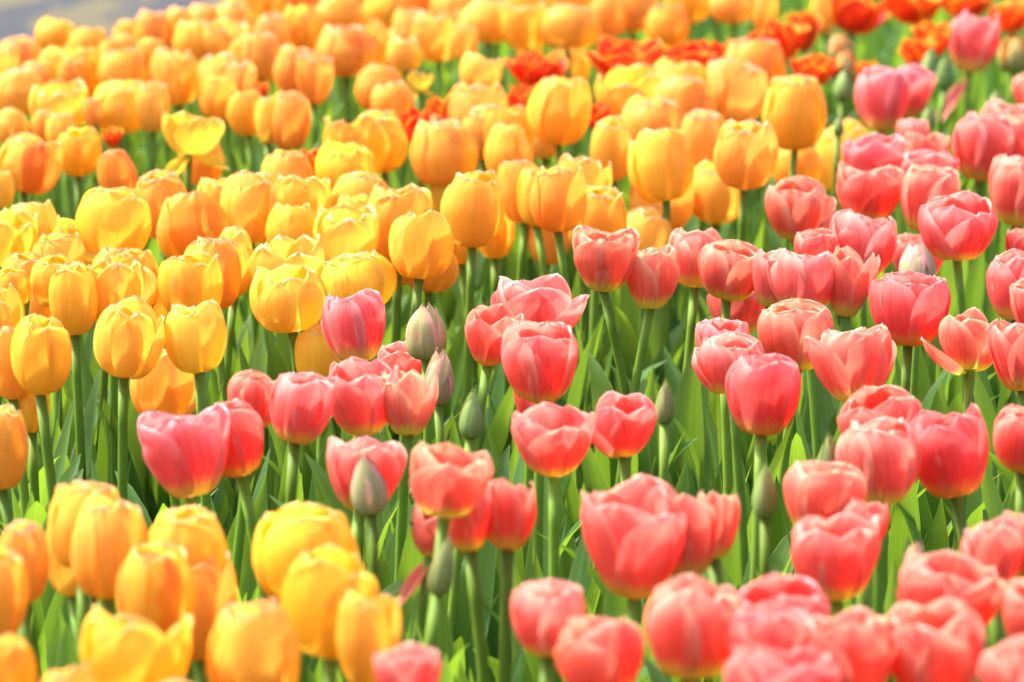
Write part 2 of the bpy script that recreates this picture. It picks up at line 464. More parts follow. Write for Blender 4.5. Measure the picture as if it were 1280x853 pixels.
# ------------------------------------------------------------------ placing
# kind, then left top right bottom of the bloom as measured in the photograph, then its own traits and its label
TABLE = '''
Y 47 27 90 68 | blurred orange tipped yellow tulip rising highest against the grey path at far left
Y 90 38 131 88 | blurred flat topped orange-yellow tulip beside the highest one at the grey path
Y 2 50 48 100 | half hidden blurred rounded yellow tulip just below and left of the highest far-left yellow tulip
Y 148 25 182 72 | blurred slim yellow tulip above the red glimpse at far left
Y 168 15 205 70 | half hidden blurred slim yellow tulip above and right of the tall pale far-left yellow tulip
Y 197 14 236 64 | blurred yellow tulip above and left of the lemon tulip above the splayed one
Y 234 8 276 54 | half hidden blurred rounded yellow tulip just left of the yellow tulip ending the grey path
Y 272 5 315 58 | pale yellow tulip where the grey path meets the top edge of the photo
Y 286 -14 325 35 | half hidden blurred yellow tulip above and right of the yellow tulip ending the grey path
Y 222 28 268 82 | blurred yellow tulip above and left of the small round tulip right of stamens
Y 258 30 302 82 | blurred yellow tulip just below and left of the yellow tulip ending the grey path
Y 0 88 50 147 | blurred yellow tulip just left of the tall pale far-left yellow tulip
Y 53 63 90 112 | blurred slim yellow tulip just below the highest far-left yellow tulip
Y 74 72 104 122 | blurred slim yellow tulip just below and left of the flat-topped tulip by the grey path
Y 90 58 130 135 | blurred slim yellow tulip just below the flat-topped tulip by the grey path
Y 128 66 180 125 | blurred yellow tulip just above the broad rounded far-left yellow tulip
Y 118 103 177 166 | broad rounded yellow tulip on a dark stem in the blurred far left mass
Y 47 107 104 165 | tall pale yellow tulip with ragged rim behind the lone one over the left gap
Y 60 140 98 190 | slim yellow tulip just below the tall pale far-left yellow tulip
Y 73 160 123 221 | squat yellow tulip with flat top standing alone above the left green gap
Y 0 168 61 242 streak=310 | yellow tulip at left edge with a bright red streak down one petal
Y 173 108 210 167 | slim yellow tulip just right of the broad rounded far-left yellow tulip
Y 200 65 250 132 | blurred yellow tulip just above the splayed yellow tulip with stamens
Y 178 50 212 105 | half hidden blurred slim yellow tulip above and right of the broad rounded far-left yellow tulip
Y 252 72 300 140 | mostly hidden blurred yellow tulip just above the lemon tulip above the splayed one
Y 280 78 313 138 | blurred slim yellow tulip just above and right of the lemon tulip above the splayed one
Y 252 95 293 153 | bright lemon yellow tulip on a dark stem just above the splayed one
Y 292 115 330 171 | small rounded deep yellow tulip right of the splayed one with stamens
S 197 108 277 193 dy=40 | wide open yellow tulip with splayed petals and dark stamens showing
Y 235 172 278 231 dy=-30 | loose petalled bright yellow tulip hanging below the splayed one with stamens
Y 134 185 176 250 c=flush | orange flushed yellow tulip crossed by a thin stem in the left green gap
O 130 157 152 185 | tiny red orange petals glimpsed under the broad rounded far left yellow tulip
Y -6 138 33 182 | slim yellow tulip just above the red-streaked yellow tulip at left edge
Y 36 136 62 182 | slim yellow tulip just below and left of the tall pale far-left yellow tulip
Y 105 122 130 160 | slim yellow tulip just left of the broad rounded far-left yellow tulip
Y 140 45 172 84 | half hidden blurred slim yellow tulip right of the highest far-left yellow tulip
Y 128 50 154 90 | half hidden blurred slim yellow tulip just right of the flat-topped tulip by the grey path
Y 286 52 314 92 | blurred slim yellow tulip just left of the pale egg-shaped back tulip
Y 22 78 58 125 | half hidden blurred slim yellow tulip above and left of the tall pale far-left yellow tulip
Y 305 42 350 105 | pale egg shaped yellow tulip with a red bloom glimpsed under it
Y -22 212 15 262 | slim yellow tulip just below and left of the red-streaked yellow tulip at left edge
Y -20 60 14 112 | blurred slim yellow tulip left of the flat-topped tulip by the grey path
Y 188 60 222 110 | half hidden blurred slim yellow tulip above and left of the splayed yellow tulip with stamens
Y 357 8 403 67 | large smooth yellow tulip near the top edge above the lowest back row bloom
Y 402 35 465 98 streak=240 | broad orange striped yellow tulip at the front of the far back row, left of centre
Y 455 30 488 87 | blurred slim yellow tulip just right of the broad striped tulip in the back row
Y 345 60 384 119 | blurred slim yellow tulip just left of the lowest tulip of the back row
Y 375 70 410 131 | low hanging yellow tulip lowest of the far back row, left of centre
Y 323 18 362 66 | blurred yellow tulip just above and right of the pale egg-shaped back tulip
Y 316 -18 358 28 | blurred rounded yellow tulip cut by the top edge, just above the pale egg-shaped back tulip
Y 396 -4 450 46 | blurred broad yellow tulip just right of the smooth tulip near the top edge
Y 457 -12 504 42 | blurred yellow tulip just above and right of the broad striped tulip in the back row
Y 498 12 537 75 | half hidden blurred tall yellow tulip just above the back tulip with drooping petal
Y 527 18 570 78 | blurred yellow tulip just below and left of the rounded tulip cut by the top
Y 480 36 508 70 | half hidden blurred slim yellow tulip just above the frilly tulip over the back gap
Y 488 50 524 92 | blurred slim yellow tulip just above and left of the back tulip with drooping petal
Y 540 -20 598 37 | large rounded yellow tulip cut by the top edge, its stem dark below
Y 565 30 595 75 | blurred slim yellow tulip below and left of the wide yellow tulip in the back row
Y 580 2 642 55 | wide pair-like yellow tulip in the back row left of the red blooms
Y 577 68 618 118 | small block shaped yellow tulip below the back row, alone before green stems
Y 452 85 505 140 c=flush | frilly orange-yellow tulip hanging over the back green gap
Y 472 106 518 154 | rounded yellow tulip below an orange one at the edge of the back green gap
S 507 75 540 113 | yellow tulip with one pale petal drooping into the back green gap
Y 338 118 380 188 c=flush | orange flushed yellow tulip with dark centre alone in the back green gap
Y 322 122 346 182 | slim yellow tulip just right of the small round tulip right of stamens
O 318 101 336 124 | tiny red bloom glimpsed beneath the pale egg shaped yellow tulip
O 505 130 537 184 c=scarlet | small red and orange bloom glimpsed between yellow tulips left of a grey bud
O 538 118 568 160 | slim orange bloom just above and right of the grey bud among red petals
G 533 142 552 166 orange | greyish bud tinged red among red petals behind the middle yellow band
G 386 174 406 208 green | small grey green bud poking up among the mid left yellow tulips
O 375 180 408 236 c=scarlet | red orange tulip glimpsed beside a green bud among mid left yellow blooms
Y 430 -22 470 22 | half hidden blurred rounded yellow tulip just above the broad striped tulip in the back row
Y 500 -25 545 25 | half hidden blurred rounded yellow tulip just left of the rounded tulip cut by the top
Y 340 -25 380 20 | half hidden blurred yellow tulip above and left of the smooth tulip near the top edge
Y 385 -25 425 18 | half hidden yellow tulip above and right of the smooth tulip near the top edge
Y 635 5 686 62 | blurred rounded yellow tulip just left of the broad tulip above the red blooms
Y 678 10 740 63 | broad yellow tulip in the back row above the red flared bloom
Y 743 -8 780 48 | blurred tall yellow tulip just left of the greenish tulip above the red bloom
Y 760 -14 818 42 | large greenish based yellow tulip cut by the top edge above the open red bloom
Y 812 6 858 62 | blurred yellow tulip just below and left of the thick-stemmed tulip at the top edge
Y 838 -25 884 32 | rounded yellow tulip on a thick stem cut by the top edge, right of centre
Y 876 -20 908 20 | half hidden blurred slim yellow tulip just left of the yellow tulip left of the flames
Y 893 -14 940 31 | yellow tulip cut by the top edge left of the flamed orange cluster
Y 926 -26 955 6 | half hidden yellow tulip above and right of the yellow tulip left of the flames
Y 943 -5 967 42 | blurred slim yellow tulip just above and left of the leftmost frilly flamed bloom
Y 700 63 733 112 dy=-60 | narrow yellow tulip half hidden right of the leftmost large red bloom
Y 645 50 672 84 dy=-60 | mostly hidden yellow tulip above and left of the scarlet bloom over the upright tulip
Y 640 -25 690 30 | half hidden yellow tulip above and left of the broad tulip above the red blooms
Y 690 -28 742 28 | half hidden blurred broad yellow tulip just above the broad tulip above the red blooms
Y 598 -28 640 22 | mostly hidden blurred yellow tulip just above the wide yellow tulip in the back row
O 638 62 706 112 c=scarlet | scarlet bloom with flared petals directly above the lone upright yellow tulip
O 641 100 680 156 c=scarlet | slim orange bloom just left of the lone upright yellow tulip
O 740 53 830 102 c=scarlet | wide open ruffled orange red bloom, the widest in the band
O 836 52 892 92 c=scarlet | red orange bloom behind the yellow cluster, right of the widest ruffled one
O 880 48 924 92 c=scarlet | half hidden blurred rounded orange bloom just right of the red bloom behind the yellow cluster
O 934 36 970 68 | blurred slim orange bloom just left of the leftmost frilly flamed bloom
O 726 126 762 160 c=scarlet | orange bloom over a pink petal glimpsed right of the lone upright yellow tulip
O 953 20 1004 76 | frilly orange and yellow flamed bloom with pointed petals, leftmost of the flamed cluster
O 985 8 1024 65 | blurred orange bloom just above and right of the leftmost frilly flamed bloom
Y 1018 -6 1042 43 | blurred slim yellow tulip just left of the large scarlet bloom at the top edge
O 1030 -10 1101 43 c=scarlet | large scarlet bloom with yellow petal tips cut by the top edge
O 1105 -12 1180 32 | spread yellow edged orange bloom cut by the top edge, left of the tall rose tulip
O 1176 -16 1242 24 | orange bloom with yellow edges cut by the top edge directly above the tall rose tulip
O 1240 -2 1290 42 | orange red bloom with yellow tips in the top right corner
G 1247 44 1287 90 orange | half opened bud striped orange and green at the right edge below the corner bloom
O 1145 24 1190 70 | orange bloom half hidden behind the left side of the tall rose tulip
O 1125 44 1168 87 | small red and yellow bloom opening left of two green buds at top right
G 1147 57 1170 105 green | leaning green bud right beside the small red opening bloom, left of its twin
G 1170 66 1192 112 green | green bud directly left of the stem of the tall rose tulip
G 1036 41 1068 80 orange | orange tinted green bud, topmost of the bud cluster under the scarlet bloom
G 1040 62 1074 105 orange | plump orange green bud in the middle of the cluster under the scarlet bloom
G 1004 60 1028 104 green | ribbed green bud, leftmost of the cluster under the scarlet bloom
G 1041 85 1065 126 green | green bud, lowest big one of the cluster under the scarlet bloom
O 996 64 1042 108 | orange petals behind the leftmost striped green bud at top right
O 1072 74 1096 104 | small yellow tipped orange bloom just right of the clustered orange green buds
G 1040 144 1055 170 green | bud tip just showing above the bright yellow tulip beside the leftmost pink pair
G 1150 130 1169 165 green | green bud low between the paired rose tulips and the hanging pink petal
G 1236 111 1256 142 green | small green bud right of the hanging pink petal, larger of two
G 1228 122 1242 146 green | tiny green bud tucked left of the small bud at the right
Y 414 147 480 225 | broad yellow tulip just left of the tall one with a folded tip
Y 452 136 510 217 | tall yellow tulip with a folded tip beside a red glimpse at upper middle
Y 330 187 390 255 | frilly topped yellow tulip left of the grey green bud
Y 402 179 470 255 | rounded yellow tulip just below the broad upper-middle yellow tulip
Y 560 107 627 185 | yellow tulip with arched open rim, highest of the middle yellow mass
Y 520 150 592 235 | bright yellow tulip with one brilliant side petal below the grey bud
Y 578 130 630 200 | yellow tulip just below and right of the arched yellow tulip
Y 602 130 664 205 | half hidden yellow tulip right of the bright tulip below the grey bud
Y 608 157 664 230 | yellow tulip above and left of the yellow tulip with a pale seam
Y 667 96 728 182 dy=45 v=1 | smooth upright yellow tulip standing alone on its stem in front of red blooms
Y 660 148 700 200 dy=-60 | half hidden slim yellow tulip just below and left of the lone upright yellow tulip
Y 758 87 820 160 | yellow tulip with flat open top at the back left of the central cluster
Y 741 148 790 227 | narrow plain yellow tulip at the left front of the central yellow cluster
Y 780 122 850 200 | wide yellow tulip in the middle of the central cluster
Y 817 78 880 150 | half hidden blurred broad yellow tulip just below the red bloom behind the yellow cluster
Y 818 100 882 170 | half hidden broad yellow tulip above and right of the wide tulip in the cluster middle
Y 878 78 945 152 | yellow tulip with frilled tip beside the highest of the central cluster
Y 907 52 970 130 | orange-yellow tulip highest at the back right of the central yellow cluster
Y 800 160 866 253 dy=45 v=1 | tall frilled yellow tulip on a clear stem in front of the central yellow cluster
Y 852 135 910 224 | tall yellow tulip just left of the broad round yellow tulip at right
Y 893 150 967 238 dy=45 v=0 | broad rounded yellow tulip on a clear stem at the right end of its row
Y 959 94 1028 190 dy=45 v=4 | tall yellow tulip split by an open seam, standing alone left of pink ones
Y 1022 155 1090 240 dy=-60 | bright yellow jagged topped tulip behind pink ones at upper right
Y 972 182 1028 240 dy=-60 | rounded yellow tulip just above the pink tulip with bent petal
Y 100 235 178 325 loose=170,38 dy=20 | yellow tulip with one ragged petal sticking up at its left
Y 12 252 72 330 | arched yellow tulip with a pointed tip near the left edge
Y -10 267 40 335 | slim yellow tulip just left of the arched yellow tulip near left edge
Y 174 212 240 300 | tall tapering yellow tulip with rounded crown right of the raised ragged petal
Y 205 244 285 330 streak=285 | yellow tulip with a deep orange line down its front
Y 278 220 348 307 dy=20 | large barrel shaped yellow tulip on a dark stem, left of centre
Y 250 222 302 300 | mostly hidden yellow tulip just left of the large barrel-shaped yellow tulip
Y 45 292 104 350 | half hidden rounded yellow tulip below and right of the arched yellow tulip near left edge
Y 66 280 96 315 | half hidden slim yellow tulip just right of the arched yellow tulip near left edge
Y 8 315 58 368 | half hidden slim yellow tulip just below the arched yellow tulip near left edge
Y 44 322 98 385 | half hidden slim yellow tulip just above and left of the orange-margined yellow tulip
Y -8 335 38 385 | half hidden slim yellow tulip below and left of the tulip with a ragged raised petal
Y 66 325 120 421 streak=200 | yellow tulip with an orange margin on a long stem at left
Y 106 325 178 405 | rounded yellow tulip just right of the orange-margined yellow tulip
Y 148 307 202 392 | half hidden slim yellow tulip above the left plump egg-shaped tulip
Y 113 308 162 365 | half hidden slim yellow tulip just below the tulip with a ragged raised petal
Y 207 322 278 406 | pale flat topped yellow tulip directly behind the right one of two plump tulips
Y 190 335 236 413 dy=-60 | half hidden slim yellow tulip just left of the pale flat-topped yellow tulip
Y 236 293 302 390 | tall yellow tulip with wavy top behind two plump egg shaped ones
Y 270 285 316 370 | half hidden slim yellow tulip just above and right of the tall wavy yellow tulip
Y 114 373 195 473 dy=45 v=0 | plump egg shaped yellow tulip on a straight stem, left one of two
Y 211 374 288 467 dy=45 v=7 | plump egg shaped yellow tulip, right one of two side by side
Y 12 388 88 494 dy=45 v=4 | large yellow tulip on a thin dark stem near the left edge
Y 25 352 78 415 dy=-60 | mostly hidden slim yellow tulip just left of the orange-margined yellow tulip
Y -12 355 36 415 | half hidden slim yellow tulip left of the left plump egg-shaped tulip
Y -30 370 20 440 | half hidden slim yellow tulip just above and left of the large thin-stemmed left tulip
Y -12 402 44 500 | half hidden slim yellow tulip just left of the large thin-stemmed left tulip
Y 18 470 62 542 dy=-60 | slim yellow tulip just above and right of the tulip cut by the left edge
Y -32 497 34 612 | large orange-yellow tulip cut by the left edge, above the blurred front group
Y 160 433 244 526 dy=-60 | low yellow tulip leaning between and below the two plump egg shaped ones
Y 330 298 402 392 dy=-10 | half hidden yellow tulip just above the wide parted yellow tulip
Y 321 333 408 415 dy=10 | wide yellow tulip with parted petals up and left of the rose bloom
Y 345 222 407 290 | rounded yellow tulip just below and right of the frilly tulip left of the green bud
Y 336 256 402 330 | yellow tulip just below and right of the large barrel-shaped yellow tulip
Y 396 260 464 335 | rounded yellow tulip just above the yellow tulip behind the rose bloom
Y 415 216 480 285 | half hidden rounded yellow tulip just above and left of the tall open-seamed yellow tulip
Y 426 243 474 300 | half hidden slim yellow tulip just left of the tall open-seamed yellow tulip
Y 460 237 534 333 | tall yellow tulip with open seam half behind the smooth leaning one
Y 490 262 558 351 dy=45 v=0 | smooth bright yellow tulip leaning on a visible stem, at photo centre
Y 554 216 626 311 dy=45 v=7 | large smooth yellow tulip on a thick stem, highest of the centre front row
Y 540 206 592 285 dy=-60 | mostly hidden tall yellow tulip just above and left of the large thick-stemmed yellow tulip
Y 553 270 598 332 dy=-60 | half hidden slim yellow tulip just below the large thick-stemmed yellow tulip
Y 598 250 640 324 dy=-60 | half hidden slim yellow tulip just below and right of the large thick-stemmed yellow tulip
Y 409 315 493 392 | frill topped yellow tulip right behind the magenta rose bloom
Y 480 305 515 360 dy=-60 | half hidden slim yellow tulip just below and left of the smooth leaning yellow tulip
Y 505 305 565 367 dy=-60 | half hidden rounded yellow tulip just below the smooth leaning yellow tulip
Y 370 395 440 490 dy=-60 | low yellow tulip half hidden behind and left of the magenta rose bloom
Y 634 198 680 280 | half hidden slim yellow tulip right of the large thick-stemmed yellow tulip
Y 650 207 692 285 | half hidden slim yellow tulip just left of the yellow tulip with a pale seam
Y 666 207 728 292 dy=45 v=0 | smooth yellow tulip with a pale seam on a clear stem above the striped pink
Y 698 197 752 275 | half hidden yellow tulip just above and right of the yellow tulip with a pale seam
Y 715 230 777 318 | yellow tulip with an open fold right of the one with a pale seam
Y 661 260 707 332 dy=-60 | low yellow tulip hanging behind stems under the one with a pale seam
Y 774 262 834 342 dy=-60 | yellow tulip behind the green based pink pair, showing above them
Y 791 205 864 292 dy=-60 | half hidden yellow tulip just below the tall frilled central yellow tulip
Y 864 205 926 281 dy=-60 | yellow tulip just below and left of the broad round yellow tulip at right
P 713 285 795 366 lean=-5 c=green dy=25 | green based pink tulip leaning left, streaked with yellow
P 778 307 848 388 lean=5 c=peach | peach pink tulip with glowing panels right of the green based leaning one
P 832 286 905 362 | rose pink tulip with curled left rim behind the peach streaked one
P 865 304 950 376 c=green | striped pink tulip with greenish base opening on a dark stem
P 888 355 962 420 dy=-60 | half hidden rounded coral tulip just above and right of the crumpled pale coral tulip
P 935 310 990 385 | half hidden slim coral tulip just left of the wide streaked coral tulip
P 615 342 722 425 loose=100,20 | open coral tulip with tall separated petals behind the sharp centre one
P 578 382 642 457 | narrow coral tulip with yellow base left of the open tall petalled one
P 627 403 724 503 dy=25 v=0 | large coral tulip with pale top in sharp focus at the photo centre
P 640 470 690 530 dy=-60 | pale pink tulip glimpsed between the sharp centre one and the bowl shaped one
P 645 509 740 596 | bowl shaped coral tulip with a bright triangle, under the sharp centre one
P 740 491 819 571 loose=185,22 | coral tulip with a small pointed petal jutting left, beside a green bud
P 957 224 1030 300 loose=15,25 c=green | pink tulip with one petal bent out to its right, left end of the pink field
P 1040 205 1123 282 | broad coral tulip with a yellow seam directly right of the bent petal one
P 1117 206 1190 292 | large coral tulip with shaded lower half right of the broad seamed one
P 1147 245 1244 325 dy=25 | large open coral tulip with flaring sides on a long stem at right
P 1028 264 1119 349 | large coral tulip with a wavy rim above the wide paired blooms
P 993 287 1046 340 | half hidden slim coral tulip just above the wide streaked coral tulip
P 958 313 1050 392 | wide pale streaked coral tulip touching another at its right side
P 1030 310 1083 398 loose=20,14 | coral tulip with outcurled pale right petal beside the wide streaked one
P 1115 290 1184 355 dy=-60 | mostly hidden rounded coral tulip just above the ragged pink-green bud
G 1124 303 1174 360 pinkbud | ragged pink and green half closed bloom behind the squared deep coral tulip
P 1086 340 1184 434 dy=25 v=0 c=deep | deep coral squared tulip on a thick stem in front of the ragged bud
P 1255 284 1295 335 | half hidden slim coral tulip just below the frilled coral tulip at right edge
P 1231 313 1310 402 | coral tulip cut by the right edge, above and right of the open peach tulip
P 1262 350 1320 420 | slim coral tulip just above the coral tulip cut at right edge
P 949 378 1045 465 c=green | yellow green based pink tulip with pale panels above the deep red one
P 1178 388 1248 463 loose=190,30 c=peach | open peach tulip with a pale petal spread out to its left
P 1238 398 1320 492 | large coral tulip cut by the right edge beside the open peach one
P 1024 403 1117 503 loose=195,15 | tall coral tulip with one petal fallen outward at its lower left
P 904 444 998 546 dy=25 v=0 c=deep | deep red pink rounded tulip leaning forward on its stem at right of centre
P 868 397 942 460 | crumpled pale coral tulip behind another, up and left of the deep red one
P 873 420 957 492 | coral tulip opening to the right, directly behind the deep red leaning one
P 1055 488 1160 572 | short flat topped coral tulip peeping over the left one of the blurred pair
P 1051 525 1153 632 | large rounded coral tulip, left one of a blurred pair at the right
P 1143 510 1245 623 c=deep | large bright red coral tulip, right one of a blurred pair at the right
P 1235 510 1320 592 | rounded coral tulip right of the right tulip of the right pair
G 1018 539 1052 605 green | dusky tipped green bud behind the rounded coral blooms at right
P 971 577 1072 670 | short coral tulip with level top right of the leaf wrapped bud
P 1050 624 1106 690 | small coral tulip peeping out right of the blurred one with yellow base
P 989 642 1103 752 | large blurred coral tulip with a clear yellow base in front of a leafy gap
P 1180 13 1244 92 loose=205,147 c=rose | tall rose tulip at top right with one petal hanging down by its stem
P 1067 88 1140 167 c=rose | large rose tulip on a stem in front of its twin, below the bud cluster
P 1108 82 1158 148 c=rose | rose tulip half hidden behind its larger twin below the bud cluster
P 1120 148 1160 200 | half hidden slim coral tulip just above and right of the rose tulip with upright petal
P 1126 164 1186 225 | half hidden rounded coral tulip just left of the wide streaked tulip at upper right
P 1053 170 1132 240 c=rose | rose tulip with an upright left petal behind the seamed coral one
P 1128 187 1192 255 | half hidden rounded coral tulip just above the half-shaded coral tulip
P 1184 144 1262 228 lean=6 | wide coral tulip with yellow streaks leaning right at the upper right
P 1222 128 1290 190 | mostly hidden broad coral tulip above and right of the wide streaked tulip at upper right
P 1236 142 1310 214 | half hidden broad coral tulip just right of the wide streaked tulip at upper right
P 1268 92 1310 140 | blurred slim coral tulip just below and right of the striped bud at the right edge
P 1230 195 1310 285 | large frilled coral tulip cut by the right edge at upper right
P 1075 180 1120 230 | slim coral tulip just right of the rose tulip with upright petal
P 1203 648 1280 740 | blurred coral tulip cut by the right edge above the lower right group
P 1258 636 1340 730 | mostly hidden coral tulip just right of the blurred tulip at lower right edge
P 1109 697 1248 800 | blurred ragged topped coral tulip with greenish right petal at lower right
G 1128 678 1158 730 pinkbud | small pink green bud tip behind the ragged blurred coral tulip
P 1250 722 1340 820 | blurred rounded coral tulip below and right of the blurred tulip at lower right edge
P 1236 800 1330 895 | blurred rounded coral tulip right of the very large tulip at bottom right
P 800 724 924 850 | large blurred red coral tulip at the left end of the bottom pink group
P 914 728 1042 815 | flat topped blurred coral tulip behind the bottom right group
P 912 758 1018 860 | half hidden blurred rounded coral tulip just above the pale tulip at the bottom edge
P 1008 762 1124 880 | large blurred coral tulip in the middle of the bottom right group
P 1112 750 1240 885 | very large blurred coral tulip at the bottom right
P 907 808 1050 920 | pale blurred pink tulip rising from the bottom edge
P 186 510 296 624 c=rose v=2 | large open rose pink tulip facing left at the edge of the front yellow group
P 262 502 341 596 | rose pink tulip tucked behind the right side of the large open left one
P 328 466 408 556 dy=25 v=0 | rounded bright rose tulip with a yellow base on a bent stem
P 280 466 348 535 | pale rimmed rose tulip half hidden behind the rounded bright one
P 407 365 489 456 c=rose dy=25 v=0 | magenta rose tulip, the only bloom of that hue among the yellow at left of centre
P 410 452 500 546 | broad rose tulip with pale rim under the magenta one
P 480 460 538 545 c=peach | orange glowing pink tulip attached to the right side of the broad rose one
P 477 427 532 490 dy=-60 | small coral tulip peeping between the magenta bloom and the splitting bud
G 504 380 560 450 pinkbud lean=3 | plump pale pink and green bud standing right of the magenta rose bloom
G 527 434 568 505 pinktip | green bud splitting open with a pink strip, below the plump pale one
G 571 488 605 549 green | grey green bud behind a curled leaf tip, right of the splitting one
P 407 545 497 640 | pink tulip with a grey green bud standing in front of it
G 438 560 491 643 pinktip | large split grey green bud in front of a pink tulip
P 504 558 608 648 dy=60 c=peach | large peach pink tulip on a tall stem, front of a huddle of four
P 552 598 622 690 | coral tulip in the middle of the huddle, right behind the large peach one
P 600 599 669 690 | rounded red coral tulip at the right end of the huddle
P 508 622 572 695 loose=205,142 dy=-60 | coral tulip with a pale petal hanging down beside a green bud
G 530 667 564 744 green | blurred slender green bud standing under the huddle of pink blooms
P 732 603 852 747 | very large blurred pink tulip in front of the gap, lower centre right
P 820 612 896 725 | pink tulip pressed against the right side of the very large blurred one
P 862 615 920 700 c=peach | peach tulip with a yellow base at the right of the very large blurred one
P 638 725 732 820 | small rounded coral tulip above a larger one, bottom centre
P 705 771 810 875 | coral tulip crossed by a leaf blade at the bottom edge
P 470 808 550 890 | coral tulip low at the bottom edge beside the front yellow group
G 816 474 845 530 green | slim pointed green bud right of the coral tulip with a jutting petal
G 938 575 975 648 green | leaf wrapped green bud in the leafy gap under the deep red tulip
Y 59 593 150 715 v=4 | blurred orange-yellow tulip behind the tall front one at lower left
Y 87 617 182 752 v=0 | tall blurred yellow tulip in front on a thick stem at lower left
Y 60 640 122 746 dy=-80 | mostly hidden slim yellow tulip just below the orange tulip behind the tall front one
Y -5 642 64 755 v=4 | slim yellow tulip below and left of the orange tulip behind the tall front one
Y -42 678 34 800 | blurred slim yellow tulip cut by the left edge, left of the tall front yellow tulip
Y 180 628 285 740 | blurred yellow tulip with orange rim at the back of the lower left group
Y 145 670 245 800 v=4 streak=280 | large orange striped blurred yellow tulip in the lower left group
Y 205 685 298 828 dy=-60 v=0 | half hidden blurred tall yellow tulip just right of the large orange-striped front tulip
Y 100 760 226 890 loose=20,15 | ragged blurred yellow tulip with spiky petals at the bottom left
Y -25 798 50 900 | blurred slim yellow tulip cut by the left edge, left of the ragged spiky front tulip
Y 45 828 132 925 | blurred slim yellow tulip below and left of the ragged spiky front tulip
Y 172 845 255 945 | blurred slim yellow tulip below and right of the ragged spiky front tulip
Y 263 743 383 885 v=1 | flat topped tall yellow tulip cut by the bottom edge
Y 322 628 452 755 v=7 | wide blurred yellow tulip behind the large smooth front one
Y 354 676 472 820 v=0 | large smooth blurred yellow tulip in front on a thick stem, lower left of centre
Y 420 736 493 860 loose=10,12 | orange-yellow tulip with pointed petal at the right end of the front yellow group
'''

SX, SYC = 1280.0 / 2, 853.0 / 2
FWD = Vector((0, math.cos(PITCH), -math.sin(PITCH)))
UP = Vector((0, math.sin(PITCH), math.cos(PITCH)))
RT = Vector((1, 0, 0))
PLANE = 0.45
def ray_dir(px, py):
    return FWD + RT * ((px - SX) / FPX) + UP * ((SYC - py) / FPX)
def plane_depth(py):
    d = ray_dir(SX, py)
    return (CAM_H - PLANE) / -d.z

FULL = {'Y': ('yellow_tulip', 'tulip', 'yellow tulips in the flower field'),
        'S': ('yellow_tulip', 'tulip', 'yellow tulips in the flower field'),
        'P': ('pink_tulip', 'tulip', 'coral pink tulips in the flower field'),
        'O': ('orange_tulip', 'tulip', 'orange flamed tulips at the back'),
        'G': ('tulip_bud', 'tulip bud', 'closed tulip buds among the flowers')}

def child(name, me, parent, mat, color):
    o = bpy.data.objects.new(name, me)
    o.parent = parent
    o.matrix_basis = mat
    o.color = color
    scene.collection.objects.link(o)
    return o

